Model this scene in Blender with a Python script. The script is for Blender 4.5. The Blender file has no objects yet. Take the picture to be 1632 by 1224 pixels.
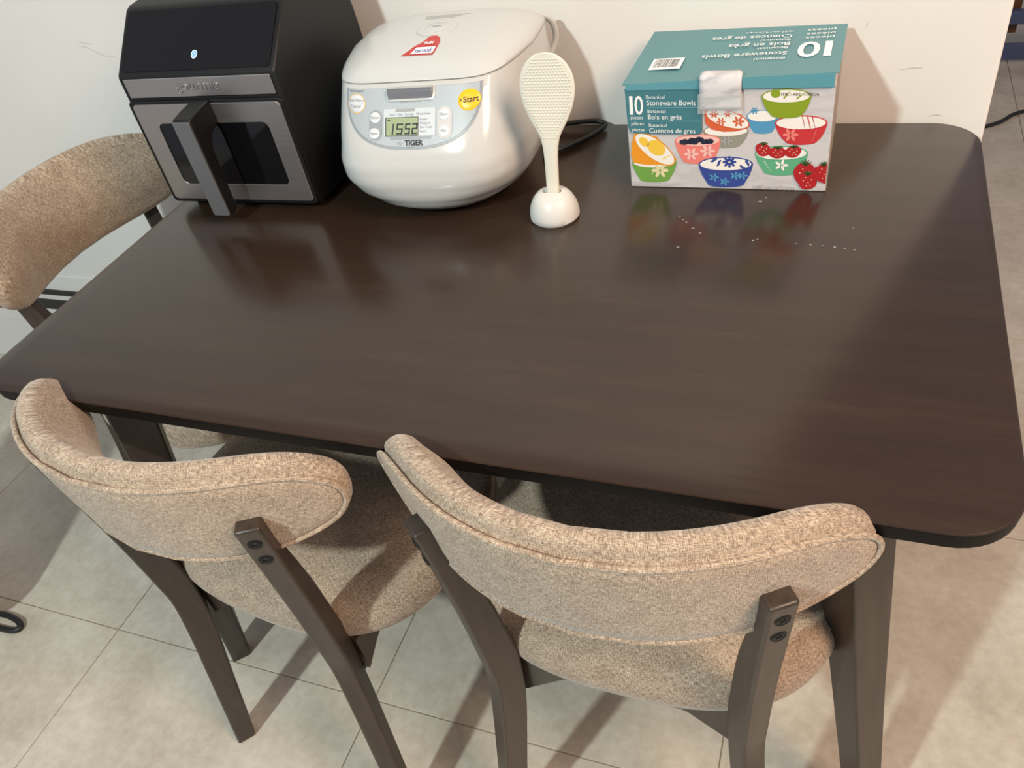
import bpy, bmesh, math, random
from mathutils import Vector, Matrix
random.seed(7)
SC = bpy.context.scene
COL = SC.collection
PI = math.pi

# ------------------------------------------------------------------ camera
cam_data = bpy.data.cameras.new('camera')
cam = bpy.data.objects.new('camera', cam_data); COL.objects.link(cam)
cam_data.sensor_width = 36.0
cam_data.lens = 36.0 * 1291.5 / 1632.0
cam_data.clip_start = 0.02
right = Vector((0.9320140, 0.3256169, -0.1591333))
down = Vector((0.1063095, -0.6653929, -0.7388847))
fwd = Vector((-0.3464795, 0.6717335, -0.6547717))
M = Matrix((right, -down, -fwd)).transposed().to_4x4()
M.translation = Vector((0.42228, -0.84922, 1.32721))
cam.matrix_world = M
SC.camera = cam

# ------------------------------------------------------------------ world, lamps, exposure
world = bpy.data.worlds.new('world'); SC.world = world
world.use_nodes = True
world.node_tree.nodes['Background'].inputs[0].default_value = (0.80, 0.82, 0.90, 1)
world.node_tree.nodes['Background'].inputs[1].default_value = 0.36

def area_light(name, loc, target, power, color, size, shape='DISK'):
    l = bpy.data.lights.new(name, 'AREA'); l.energy = power; l.color = color; l.shape = shape; l.size = size
    o = bpy.data.objects.new(name, l); COL.objects.link(o); o.location = loc
    o.rotation_euler = (Vector(target) - Vector(loc)).to_track_quat('-Z', 'Y').to_euler()
    return o
kl = bpy.data.lights.new('ceiling_bulb_cool', 'POINT'); kl.energy = 205; kl.color = (0.88, 1.0, 0.97); kl.shadow_soft_size = 0.065
ko = bpy.data.objects.new('ceiling_bulb_cool', kl); COL.objects.link(ko); ko.location = (-0.53, -2.12, 2.49)
area_light('ceiling_lamp_warm', (1.70, -0.85, 2.40), (0.3, 0.1, 0.5), 54, (1.0, 0.70, 0.49), 1.0)

vs = SC.view_settings
vs.view_transform = 'Standard'; vs.look = 'None'; vs.gamma = 1.0; vs.use_curve_mapping = False
vs.exposure = 0.1

# ------------------------------------------------------------------ helpers
def lin(r, g, b):
    f = lambda c: (c/255/12.92) if c/255 <= 0.04045 else ((c/255+0.055)/1.055)**2.4
    return (f(r), f(g), f(b), 1.0)

def pmat(name, color, rough=0.5, metal=0.0, spec=0.5, **kw):
    m = bpy.data.materials.new(name); m.use_nodes = True
    b = m.node_tree.nodes['Principled BSDF']
    b.inputs['Base Color'].default_value = color if len(color) == 4 else (*color, 1)
    b.inputs['Roughness'].default_value = rough; b.inputs['Metallic'].default_value = metal
    b.inputs['Specular IOR Level'].default_value = spec
    for k, v in kw.items(): b.inputs[k.replace('_', ' ')].default_value = v
    return m

def node(m, t, **kw):
    n = m.node_tree.nodes.new(t)
    for k, v in kw.items(): setattr(n, k, v)
    return n
def link(m, a, b): m.node_tree.links.new(a, b)
def bsdf(m): return m.node_tree.nodes['Principled BSDF']

def coords(m, kind='Object', scale=(1, 1, 1), rot=(0, 0, 0)):
    if kind == 'Position': src = node(m, 'ShaderNodeNewGeometry').outputs['Position']
    else: src = node(m, 'ShaderNodeTexCoord').outputs[kind]
    mp = node(m, 'ShaderNodeMapping'); mp.inputs['Scale'].default_value = scale; mp.inputs['Rotation'].default_value = rot
    link(m, src, mp.inputs['Vector']); return mp.outputs['Vector']
def noise(m, vec, scale, detail=3, rough=0.5):
    n = node(m, 'ShaderNodeTexNoise'); n.inputs['Scale'].default_value = scale
    n.inputs['Detail'].default_value = detail; n.inputs['Roughness'].default_value = rough
    link(m, vec, n.inputs['Vector']); return n.outputs['Fac']
def ramp(m, fac, stops):
    r = node(m, 'ShaderNodeValToRGB'); e = r.color_ramp.elements
    while len(e) < len(stops): e.new(0.5)
    for i, (p_, c_) in enumerate(stops): e[i].position = p_; e[i].color = c_
    link(m, fac, r.inputs['Fac']); return r.outputs['Color']
def mixc(m, fac, a, b, mode='MIX'):
    n = node(m, 'ShaderNodeMix', data_type='RGBA', blend_type=mode)
    if isinstance(fac, float): n.inputs[0].default_value = fac
    else: link(m, fac, n.inputs[0])
    for sock, v in ((n.inputs[6], a), (n.inputs[7], b)):
        if isinstance(v, tuple): sock.default_value = v
        else: link(m, v, sock)
    return n.outputs[2]
def mathn(m, op, a, b=0.5):
    n = node(m, 'ShaderNodeMath', operation=op)
    for i, v in enumerate((a, b)):
        if isinstance(v, (int, float)): n.inputs[i].default_value = v
        else: link(m, v, n.inputs[i])
    return n.outputs[0]
def bump(m, h, strength=0.2, dist=0.001):
    b = node(m, 'ShaderNodeBump'); b.inputs['Strength'].default_value = strength; b.inputs['Distance'].default_value = dist
    link(m, h, b.inputs['Height']); link(m, b.outputs['Normal'], bsdf(m).inputs['Normal'])

# ------------------------------------------------------------------ materials
def make_wood():
    m = pmat('espresso wood', (0.03, 0.02, 0.014), 0.33, spec=0.5)
    v = coords(m, 'Object', (1.2, 9, 9)); f = noise(m, v, 3.0, 5, 0.6)
    v2 = coords(m, 'Object', (3, 60, 60)); g = noise(m, v2, 4.0, 3)
    mx = mathn(m, 'ADD', mathn(m, 'MULTIPLY', f, 0.7), mathn(m, 'MULTIPLY', g, 0.3))
    link(m, ramp(m, mx, [(0.3, (0.024, 0.0135, 0.0085, 1)), (0.55, (0.032, 0.0185, 0.0115, 1)), (0.75, (0.043, 0.0255, 0.016, 1))]), bsdf(m).inputs['Base Color'])
    link(m, mathn(m, 'ADD', mathn(m, 'MULTIPLY', g, 0.08), 0.17), bsdf(m).inputs['Roughness'])
    return m
WOOD = make_wood()
LEGWOOD = pmat('dark satin wood', (0.040, 0.029, 0.022), 0.38)
def _legw():
    m = LEGWOOD; v = coords(m, 'Object', (30, 30, 3)); f = noise(m, v, 3, 4)
    link(m, ramp(m, f, [(0.3, (0.032, 0.022, 0.016, 1)), (0.7, (0.050, 0.036, 0.027, 1))]), bsdf(m).inputs['Base Color'])
_legw()

def make_fabric(name, rot=(0, 0, 0)):
    m = pmat(name, (0.5, 0.4, 0.3), 0.92, spec=0.15)
    bsdf(m).inputs['Sheen Weight'].default_value = 0.25
    a = noise(m, coords(m, 'UV', (170, 1300, 1), rot), 1.0, 2, 0.6)
    b = noise(m, coords(m, 'UV', (1300, 170, 1), rot), 1.0, 2, 0.6)
    w = noise(m, coords(m, 'UV', (40, 40, 1), rot), 1.0, 1, 0.5)
    mx = mathn(m, 'ADD', mathn(m, 'MULTIPLY', mathn(m, 'ADD', a, b), 0.46), mathn(m, 'MULTIPLY', w, 0.08))
    link(m, ramp(m, mx, [(0.40, (0.17, 0.118, 0.080, 1)), (0.50, (0.36, 0.275, 0.200, 1)), (0.60, (0.60, 0.495, 0.385, 1))]), bsdf(m).inputs['Base Color'])
    wv = node(m, 'ShaderNodeTexWave'); wv.inputs['Scale'].default_value = 190; link(m, coords(m, 'UV', (1, 1, 1), (0, 0, 0.785)), wv.inputs['Vector'])
    bump(m, mathn(m, 'ADD', mx, mathn(m, 'MULTIPLY', wv.outputs['Fac'], 0.25)), 0.5, 0.0008)
    return m
FABRIC = make_fabric('oatmeal linen weave')

def make_wall():
    m = pmat('painted plaster', lin(226, 222, 212), 0.75, spec=0.25)
    v = coords(m, 'Position'); f = noise(m, v, 2.2, 4)
    link(m, ramp(m, f, [(0.35, (0.705, 0.69, 0.655, 1)), (0.65, (0.745, 0.73, 0.70, 1))]), bsdf(m).inputs['Base Color'])
    bump(m, noise(m, v, 34, 3), 0.12, 0.002)
    return m
WALL = make_wall()
def make_tile():
    m = pmat('beige porcelain', (0.5, 0.46, 0.38), 0.32, spec=0.5)
    v = coords(m, 'Position')
    f = noise(m, v, 6.5, 6, 0.62); g = noise(m, v, 60, 4, 0.6)
    mx = mathn(m, 'ADD', mathn(m, 'MULTIPLY', f, 0.65), mathn(m, 'MULTIPLY', g, 0.35))
    link(m, ramp(m, mx, [(0.34, (0.42, 0.37, 0.30, 1)), (0.5, (0.52, 0.475, 0.395, 1)), (0.66, (0.62, 0.58, 0.50, 1))]), bsdf(m).inputs['Base Color'])
    link(m, mathn(m, 'ADD', mathn(m, 'MULTIPLY', f, 0.25), 0.22), bsdf(m).inputs['Roughness'])
    bump(m, g, 0.05, 0.001)
    return m
TILE = make_tile()
GROUT = pmat('grey grout', lin(150, 138, 118), 0.9)
BLACKPL = pmat('matte black plastic', (0.006, 0.006, 0.0065), 0.45, spec=0.35)
BLACKGL = pmat('gloss black panel', (0.006, 0.006, 0.007), 0.18, spec=0.4)
DARKGLASS = pmat('smoked glass', (0.004, 0.004, 0.005), 0.06)
def make_steel():
    m = pmat('brushed steel', (0.55, 0.515, 0.49), 0.4, metal=1.0)
    f = noise(m, coords(m, 'Object', (4, 4, 400)), 3, 2)
    link(m, mathn(m, 'ADD', mathn(m, 'MULTIPLY', f, 0.16), 0.32), bsdf(m).inputs['Roughness']); return m
STEEL = make_steel()
CHROME = pmat('chrome', (0.75, 0.73, 0.70), 0.08, metal=1.0)
GREYSTRIP = pmat('grey satin strip', (0.16, 0.165, 0.17), 0.4, metal=0.4)
WHITEGL = pmat('gloss white plastic', (0.55, 0.555, 0.54), 0.16, spec=0.5)
WHITELID = pmat('satin white plastic', (0.555, 0.57, 0.56), 0.25, spec=0.5)
CREAM = pmat('cream plastic', (0.76, 0.73, 0.63), 0.4)
PANELGREY = pmat('silver grey print', (0.39, 0.435, 0.465), 0.35)
PANELLIGHT = pmat('pale silver print', (0.54, 0.58, 0.61), 0.35)
PANELMID = pmat('mid grey print', (0.27, 0.30, 0.32), 0.35)
BTN = pmat('white button', (0.64, 0.67, 0.69), 0.3)
GOLD = pmat('gold ring print', (0.62, 0.45, 0.20), 0.4)
YELLOW = pmat('yellow button', (0.85, 0.50, 0.01), 0.35)
LCD = pmat('lcd green', (0.30, 0.355, 0.19), 0.3)
INK = pmat('dark ink', (0.03, 0.03, 0.035), 0.6)
GREYINK = pmat('grey ink', (0.33, 0.34, 0.35), 0.6)
LIGHTINK = pmat('light grey ink', (0.56, 0.56, 0.55), 0.6)
BLUEINK = pmat('blue ink', (0.08, 0.09, 0.35), 0.6)
RED = pmat('red sticker', (0.48, 0.035, 0.03), 0.4)
WHITEINK = pmat('white ink', (0.86, 0.88, 0.88), 0.5)
TEAL = pmat('teal card', (0.085, 0.235, 0.26), 0.42)
TEALFRONT = pmat('teal print', (0.055, 0.19, 0.225), 0.45)
CARD = pmat('raw cardboard edge', (0.55, 0.47, 0.36), 0.85)
def make_marble(name, a, b):
    m = pmat(name, a, 0.4)
    f = noise(m, coords(m, 'Object', (5, 5, 14), (0, 0.6, 0)), 1.6, 4, 0.6)
    link(m, ramp(m, f, [(0.45, a), (0.52, b), (0.58, a)]), bsdf(m).inputs['Base Color']); return m
MARBLE = make_marble('marble photo print', (0.60, 0.58, 0.58, 1), (0.53, 0.515, 0.52, 1))
MARBLETAB = make_marble('marble tab print', (0.66, 0.65, 0.66, 1), (0.45, 0.44, 0.46, 1))
CABLE = pmat('black cable rubber', (0.012, 0.012, 0.012), 0.45)
BLUEMETAL = pmat('blue painted metal', lin(70, 82, 120), 0.45)
BROWNWOOD = pmat('brown veneer', lin(96, 62, 36), 0.5)
DARKSTRIPE = pmat('dark rubber stripe', (0.014, 0.015, 0.016), 0.5)
def pc(name, rgb): return pmat(name, lin(*rgb), 0.45)

# ------------------------------------------------------------------ mesh helpers
def obj(name, bm, mats, parent=None, smooth=True, angle=40, bevel=0, loc=None):
    me = bpy.data.meshes.new(name)
    bmesh.ops.recalc_face_normals(bm, faces=bm.faces)
    bm.to_mesh(me); bm.free()
    for m in (mats if isinstance(mats, (list, tuple)) else [mats]): me.materials.append(m)
    o = bpy.data.objects.new(name, me); COL.objects.link(o)
    if parent is not None: o.parent = parent
    if smooth:
        for p_ in me.polygons: p_.use_smooth = True
        try: me.set_sharp_from_angle(angle=math.radians(angle))
        except Exception: pass
    if bevel:
        b = o.modifiers.new('bevel', 'BEVEL'); b.width = bevel; b.segments = 3; b.limit_method = 'ANGLE'; b.angle_limit = math.radians(35)
        b.harden_normals = False
    if loc is not None: o.location = loc
    return o
def empty(name, loc, rz=0.0):
    o = bpy.data.objects.new(name, None); COL.objects.link(o); o.location = loc; o.rotation_euler = (0, 0, rz)
    o.empty_display_size = 0.05; return o
def tag(o, label, cat, group=None, kind=None):
    if label: o['label'] = label
    if cat: o['category'] = cat
    if group: o['group'] = group
    if kind: o['kind'] = kind
    return o
def box(bm, x0, x1, y0, y1, z0, z1, mi=0):
    v = [bm.verts.new(c) for c in ((x0,y0,z0),(x1,y0,z0),(x1,y1,z0),(x0,y1,z0),(x0,y0,z1),(x1,y0,z1),(x1,y1,z1),(x0,y1,z1))]
    fs = []
    for q in ((0,3,2,1),(4,5,6,7),(0,1,5,4),(1,2,6,5),(2,3,7,6),(3,0,4,7)):
        f = bm.faces.new([v[i] for i in q]); f.material_index = mi; fs.append(f)
    return v
def loft(bm, rings, cap0=True, cap1=True, mi=0, uvf=None, closed=True):
    vr = [[bm.verts.new(c) for c in r] for r in rings]
    n = len(rings[0])
    for a, b in zip(vr[:-1], vr[1:]):
        for i in range(n if closed else n-1):
            j = (i+1) % n
            f = bm.faces.new((a[i], a[j], b[j], b[i])); f.material_index = mi
    if cap0: f = bm.faces.new(list(reversed(vr[0]))); f.material_index = mi
    if cap1: f = bm.faces.new(vr[-1]); f.material_index = mi
    return vr
def tube(bm, pts, r, seg=10, closed=False, mi=0, caps=True):
    pts = [Vector(p_) for p_ in pts]; n = len(pts); rings = []
    up = None
    for i, p_ in enumerate(pts):
        if closed: t = pts[(i+1) % n] - pts[i-1]
        else: t = pts[min(i+1, n-1)] - pts[max(i-1, 0)]
        t.normalize()
        if up is None:
            up = Vector((0, 0, 1)) if abs(t.z) < 0.9 else Vector((1, 0, 0))
        u = up - t*up.dot(t)
        if u.length < 1e-5: u = t.orthogonal()
        u.normalize(); w = t.cross(u); up = u
        rr = r[i] if isinstance(r, (list, tuple)) else r
        rings.append([tuple(p_ + (u*math.cos(a) + w*math.sin(a))*rr) for a in [2*PI*k/seg for k in range(seg)]])
    if closed:
        rings.append(rings[0])
        loft(bm, rings, False, False, mi); bmesh.ops.remove_doubles(bm, verts=bm.verts, dist=1e-7)
    else: loft(bm, rings, caps, caps, mi)
def catmull(pts, sub=8, closed=False):
    pts = [Vector(p_) for p_ in pts]; n = len(pts); out = []
    rng = range(n) if closed else range(n-1)
    for i in rng:
        p1, p2 = pts[i], pts[(i+1) % n]
        p0 = pts[i-1] if (closed or i > 0) else p1*2-p2
        p3 = pts[(i+2) % n] if (closed or i+2 < n) else p2*2-p1
        for k in range(sub):
            t = k/sub
            out.append(0.5*((2*p1) + (p2-p0)*t + (2*p0-5*p1+4*p2-p3)*t*t + (3*p1-p0-3*p2+p3)*t**3))
    if not closed: out.append(pts[-1])
    return out
def lathe(bm, prof, seg=32, mi=0, cap0=True, cap1=True, cx=0, cy=0):
    loft(bm, [[(cx+r*math.cos(2*PI*k/seg), cy+r*math.sin(2*PI*k/seg), z) for k in range(seg)] for r, z in prof], cap0, cap1, mi)
def extrude_poly(bm, pts2, f0, f1, mi=0):
    """pts2: 2-D outline; f0/f1 map a 2-D point to the two sides"""
    a = [bm.verts.new(f0(p_)) for p_ in pts2]; b = [bm.verts.new(f1(p_)) for p_ in pts2]; n = len(a)
    bm.faces.new(a).material_index = mi; bm.faces.new(list(reversed(b))).material_index = mi
    for i in range(n):
        bm.faces.new((a[i], b[i], b[(i+1) % n], a[(i+1) % n])).material_index = mi
def rrect(x0, x1, y0, y1, r, n=6):
    out = []
    for cx, cy, a0 in ((x1-r, y0+r, -PI/2), (x1-r, y1-r, 0), (x0+r, y1-r, PI/2), (x0+r, y0+r, PI)):
        for k in range(n+1):
            a = a0 + PI/2*k/n; out.append((cx+r*math.cos(a), cy+r*math.sin(a)))
    return out
def ellipse(cx, cy, rx, ry, n=28, a0=0, a1=2*PI, rot=0):
    full = abs(a1-a0-2*PI) < 1e-6
    out = []
    for k in range(n if full else n+1):
        a = a0+(a1-a0)*k/n; x, y = rx*math.cos(a), ry*math.sin(a)
        out.append((cx+x*math.cos(rot)-y*math.sin(rot), cy+x*math.sin(rot)+y*math.cos(rot)))
    return out
def flat(bm, pts2, mapper, d, mi=0, cuts=0):
    """a printed flat shape: 2-D outline laid on a surface by mapper(x, y, lift)"""
    tb = bmesh.new()
    vs_ = [tb.verts.new((p_[0], p_[1], 0)) for p_ in pts2]
    try: tb.faces.new(vs_)
    except ValueError: tb.free(); return
    bmesh.ops.triangulate(tb, faces=tb.faces)
    for _ in range(cuts): bmesh.ops.subdivide_edges(tb, edges=tb.edges, cuts=1, use_grid_fill=True)
    merge2d(bm, tb, mapper, d, mi)
def merge2d(bm, tb, mapper, d, mi):
    mp = {}
    for v in tb.verts: mp[v] = bm.verts.new(mapper(v.co.x, v.co.y, d))
    for f in tb.faces:
        try: bm.faces.new([mp[v] for v in f.verts]).material_index = mi
        except ValueError: pass
    tb.free()
def text2d(bm, s, x, y, size, mapper, d, mi=0, align='LEFT', bold=0.0, rot=0.0, sx=1.0, shear=0.0, res=3, fit=None):
    cu = bpy.data.curves.new('t', 'FONT'); cu.body = s; cu.size = size; cu.align_x = align; cu.offset = bold
    cu.resolution_u = res; cu.shear = shear
    o = bpy.data.objects.new('t', cu); COL.objects.link(o)
    bpy.context.view_layer.update()
    me = bpy.data.meshes.new_from_object(o)
    bpy.data.objects.remove(o); bpy.data.curves.remove(cu)
    tb = bmesh.new(); tb.from_mesh(me); bpy.data.meshes.remove(me)
    bmesh.ops.triangulate(tb, faces=tb.faces)
    if fit:
        xs = [v.co.x for v in tb.verts]; ys = [v.co.y for v in tb.verts]; x0_, x1_ = min(xs), max(xs)
        kx = fit[0]/(x1_-x0_); ky = fit[1]/fit[2] if len(fit) > 2 else fit[1]/(max(ys)-min(ys))
        sx = 1.0
        for v in tb.verts: v.co.x = (v.co.x-x0_)*kx; v.co.y *= ky
    ca, sa = math.cos(rot), math.sin(rot)
    for v in tb.verts:
        px, py = v.co.x*sx, v.co.y
        v.co = (x+px*ca-py*sa, y+px*sa+py*ca, 0)
    merge2d(bm, tb, mapper, d, mi)
def uv_from(o, fn):
    me = o.data; uv = me.uv_layers.new(name='UVMap')
    for l in me.loops: uv.data[l.index].uv = fn(me.vertices[l.vertex_index].co)

# ================================================================== SETTING
H = 0.75; W2 = 0.60; D2 = 0.3726; WY = 0.385
# floor: slab with separate tiles
bm = bmesh.new(); box(bm, -2.85, 2.75, -1.6, 5.0, -0.05, -0.0025)
floor = obj('floor', bm, GROUT, smooth=False); floor['kind'] = 'structure'
TX, TY = 0.598, 0.5905
bm = bmesh.new(); box(bm, 0.0009, TX-0.0009, 0.0009, TY-0.0009, -0.008, 0.0)
first = None
for i in range(-3, 6):
    for j in range(-2, 8):
        x, y = -0.848 + i*TX, -0.332 + j*TY
        if first is None:
            first = obj('floor_tile', bm, TILE, floor, smooth=False, bevel=0.0012); t = first
        else:
            t = first.copy(); COL.objects.link(t); t.parent = floor
        t.location = (x, y, 0)
# back wall ending in a free edge at the right
bm = bmesh.new(); box(bm, -2.8, 0.611, WY, WY+0.12, 0, 2.6)
wall = obj('wall_back', bm, WALL, smooth=False, bevel=0.004); wall['kind'] = 'structure'
SCUFF = pmat('scuffed plaster', (0.52, 0.50, 0.47), 0.8)
for pts in ([(-1.00, 0.912), (-0.975, 0.908), (-0.955, 0.897), (-0.935, 0.889), (-0.912, 0.887)], [(0.489, 0.8225), (0.505, 0.8245), (0.517, 0.824)], [(0.437, 0.883), (0.441, 0.889)], [(0.536, 0.7535), (0.545, 0.756), (0.552, 0.755)], [(-0.99, 0.918), (-0.955, 0.913)]):
    bm = bmesh.new(); n = len(pts)
    up = [(x, z+0.0009*math.sin(PI*(i+0.3)/(n-0.4))) for i, (x, z) in enumerate(pts)]
    dn = [(x, z-0.0009*math.sin(PI*(i+0.3)/(n-0.4))) for i, (x, z) in enumerate(pts)]
    extrude_poly(bm, up+list(reversed(dn)), lambda q: (q[0], WY-0.0004, q[1]), lambda q: (q[0], WY+0.001, q[1]))
    obj('scuff_mark', bm, SCUFF, wall, smooth=False)
# low white casing strip with two dark bands, on the wall far left
tr = empty('trim_1', (-1.9, WY, 0.0)); tr['kind'] = 'structure'
bm = bmesh.new(); box(bm, -0.6, 0.72, -0.006, 0.0, 0.16, 0.335)
obj('casing_board', bm, WALL, tr, smooth=False, bevel=0.002)
for z0, z1 in ((0.222, 0.252), (0.272, 0.287)):
    bm = bmesh.new(); box(bm, -0.6, 0.72, -0.012, -0.0055, z0, z1)
    obj('dark_band', bm, DARKSTRIPE, tr, smooth=False, bevel=0.001)

# ================================================================== TABLE
table = empty('dining_table', (0, 0, 0))
tag(table, 'dark espresso wooden dining table with rounded corners pushed against the white wall', 'table')
bm = bmesh.new()
rings = []
for inset, z in ((0.030, 0.7275), (0.004, 0.7285), (0.0015, 0.7305), (0.0, 0.7465), (0.0, 0.7480), (0.0008, 0.7493), (0.0025, 0.75)):
    rings.append([(x, y, z) for x, y in rrect(-W2+inset, W2-inset, -D2+inset, D2-inset, 0.062-inset, 10)])
loft(bm, rings[:5], True, False, 1); loft(bm, rings[4:], False, True, 0); bmesh.ops.remove_doubles(bm, verts=bm.verts, dist=1e-6)
obj('tabletop', bm, [WOOD, pmat('black lacquered edge', (0.004, 0.003, 0.003), 0.5, spec=0.15)], table, angle=30)
for sx in (-1, 1):
    for sy in (-1, 1):
        bm = bmesh.new(); rr = []
        for z, cx, cy, h in ((0.0, 0.556, 0.312, 0.0165), (0.35, 0.511, 0.292, 0.0225), (0.729, 0.464, 0.272, 0.0310)):
            q = h*math.sqrt(2)
            ring = [(sx*cx+q, sy*cy, z), (sx*cx, sy*cy+q, z), (sx*cx-q, sy*cy, z), (sx*cx, sy*cy-q, z)]
            rr.append(ring)
        loft(bm, rr); obj('leg', bm, LEGWOOD, table, smooth=False, bevel=0.003)
for x0, x1, y0, y1 in ((-0.46, 0.46, -0.262, -0.242), (-0.46, 0.46, 0.242, 0.262), (-0.47, -0.45, -0.25, 0.25), (0.45, 0.47, -0.25, 0.25)):
    bm = bmesh.new(); box(bm, x0, x1, y0, y1, 0.665, 0.729); obj('apron', bm, LEGWOOD, table, smooth=False)

# ================================================================== CHAIRS
S_, LW, TOE = 0.176, 0.028, 0.606
RC = 0.2875; Y0 = 0.0165 - RC*(1-math.cos(TOE)); KT = 0.11
LEG_BACK = [(0.0, 0.722), (0.005, 0.680), (0.011, 0.628), (0.021, 0.53), (0.027, 0.44), (0.029, 0.387), (0.0195, 0.30), (0.0035, 0.19), (-0.0095, 0.10), (-0.024, 0.0)]
LEG_FRONT = [(0.007, 0.0), (0.0345, 0.16), (0.047, 0.23), (0.061, 0.31), (0.068, 0.37), (0.070, 0.43), (0.065, 0.48), (0.055, 0.56), (0.034, 0.655), (0.021, 0.722)]
def leg_pt(side, u, v, z):
    return (side*(S_+math.cos(TOE)*u-math.sin(TOE)*v), math.sin(TOE)*u+math.cos(TOE)*v, z)
def arc_pt(s, z, d):
    ph = max(-PH, min(PH, s/RC)); r = RC-d; ex = s-ph*RC
    return (r*math.sin(ph)+ex*math.cos(ph), Y0+RC-r*math.cos(ph)+ex*math.sin(ph)+KT*(0.70-z), z)
PH = 0.66
HS, ZC, HT, HB = 0.278, 0.7205, 0.0635, 0.0685
def outline(inset, n=112):
    out = []
    for k in range(n):
        a = 2*PI*k/n; c, s = math.cos(a), math.sin(a)
        x = math.copysign(abs(c)**(2/3.7), c); y = math.copysign(abs(s)**(2/2.1), s)
        ix = inset if inset > 0 else inset*0.35
        out.append((x*(HS-ix), ZC+y*((HT if s > 0 else HB)-inset)))
    return out
def pad(bm, prof, dome, flip=False):
    """upholstered slab: rings (inset, depth) and a domed grid closing the last ring"""
    rings = [[arc_pt(s, z, d) for s, z in outline(i)] for i, d in prof]
    vr = loft(bm, rings, False, False)
    o2 = outline(prof[-1][0]); n = len(o2); last = vr[-1]; dl = prof[-1][1]; m = 10
    cols = []
    for k in range(1, n//2):
        t, b = o2[k], o2[n-k]; col = [last[n-k]]
        for j in range(1, m):
            f = j/m; s_ = b[0]+(t[0]-b[0])*f; z_ = b[1]+(t[1]-b[1])*f
            e = min(1.0, (HS-abs(s_))/0.06); w = (1-(2*f-1)**2)
            col.append(bm.verts.new(arc_pt(s_, z_, dl+dome*w*e)))
        col.append(last[k]); cols.append(col)
    for c0, c1 in zip(cols[:-1], cols[1:]):
        for j in range(m): bm.faces.new((c0[j], c0[j+1], c1[j+1], c1[j]))
    for end, col in ((last[0], cols[0]), (last[n//2], cols[-1])):
        for j in range(m): bm.faces.new((end, col[j], col[j+1]))
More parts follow.
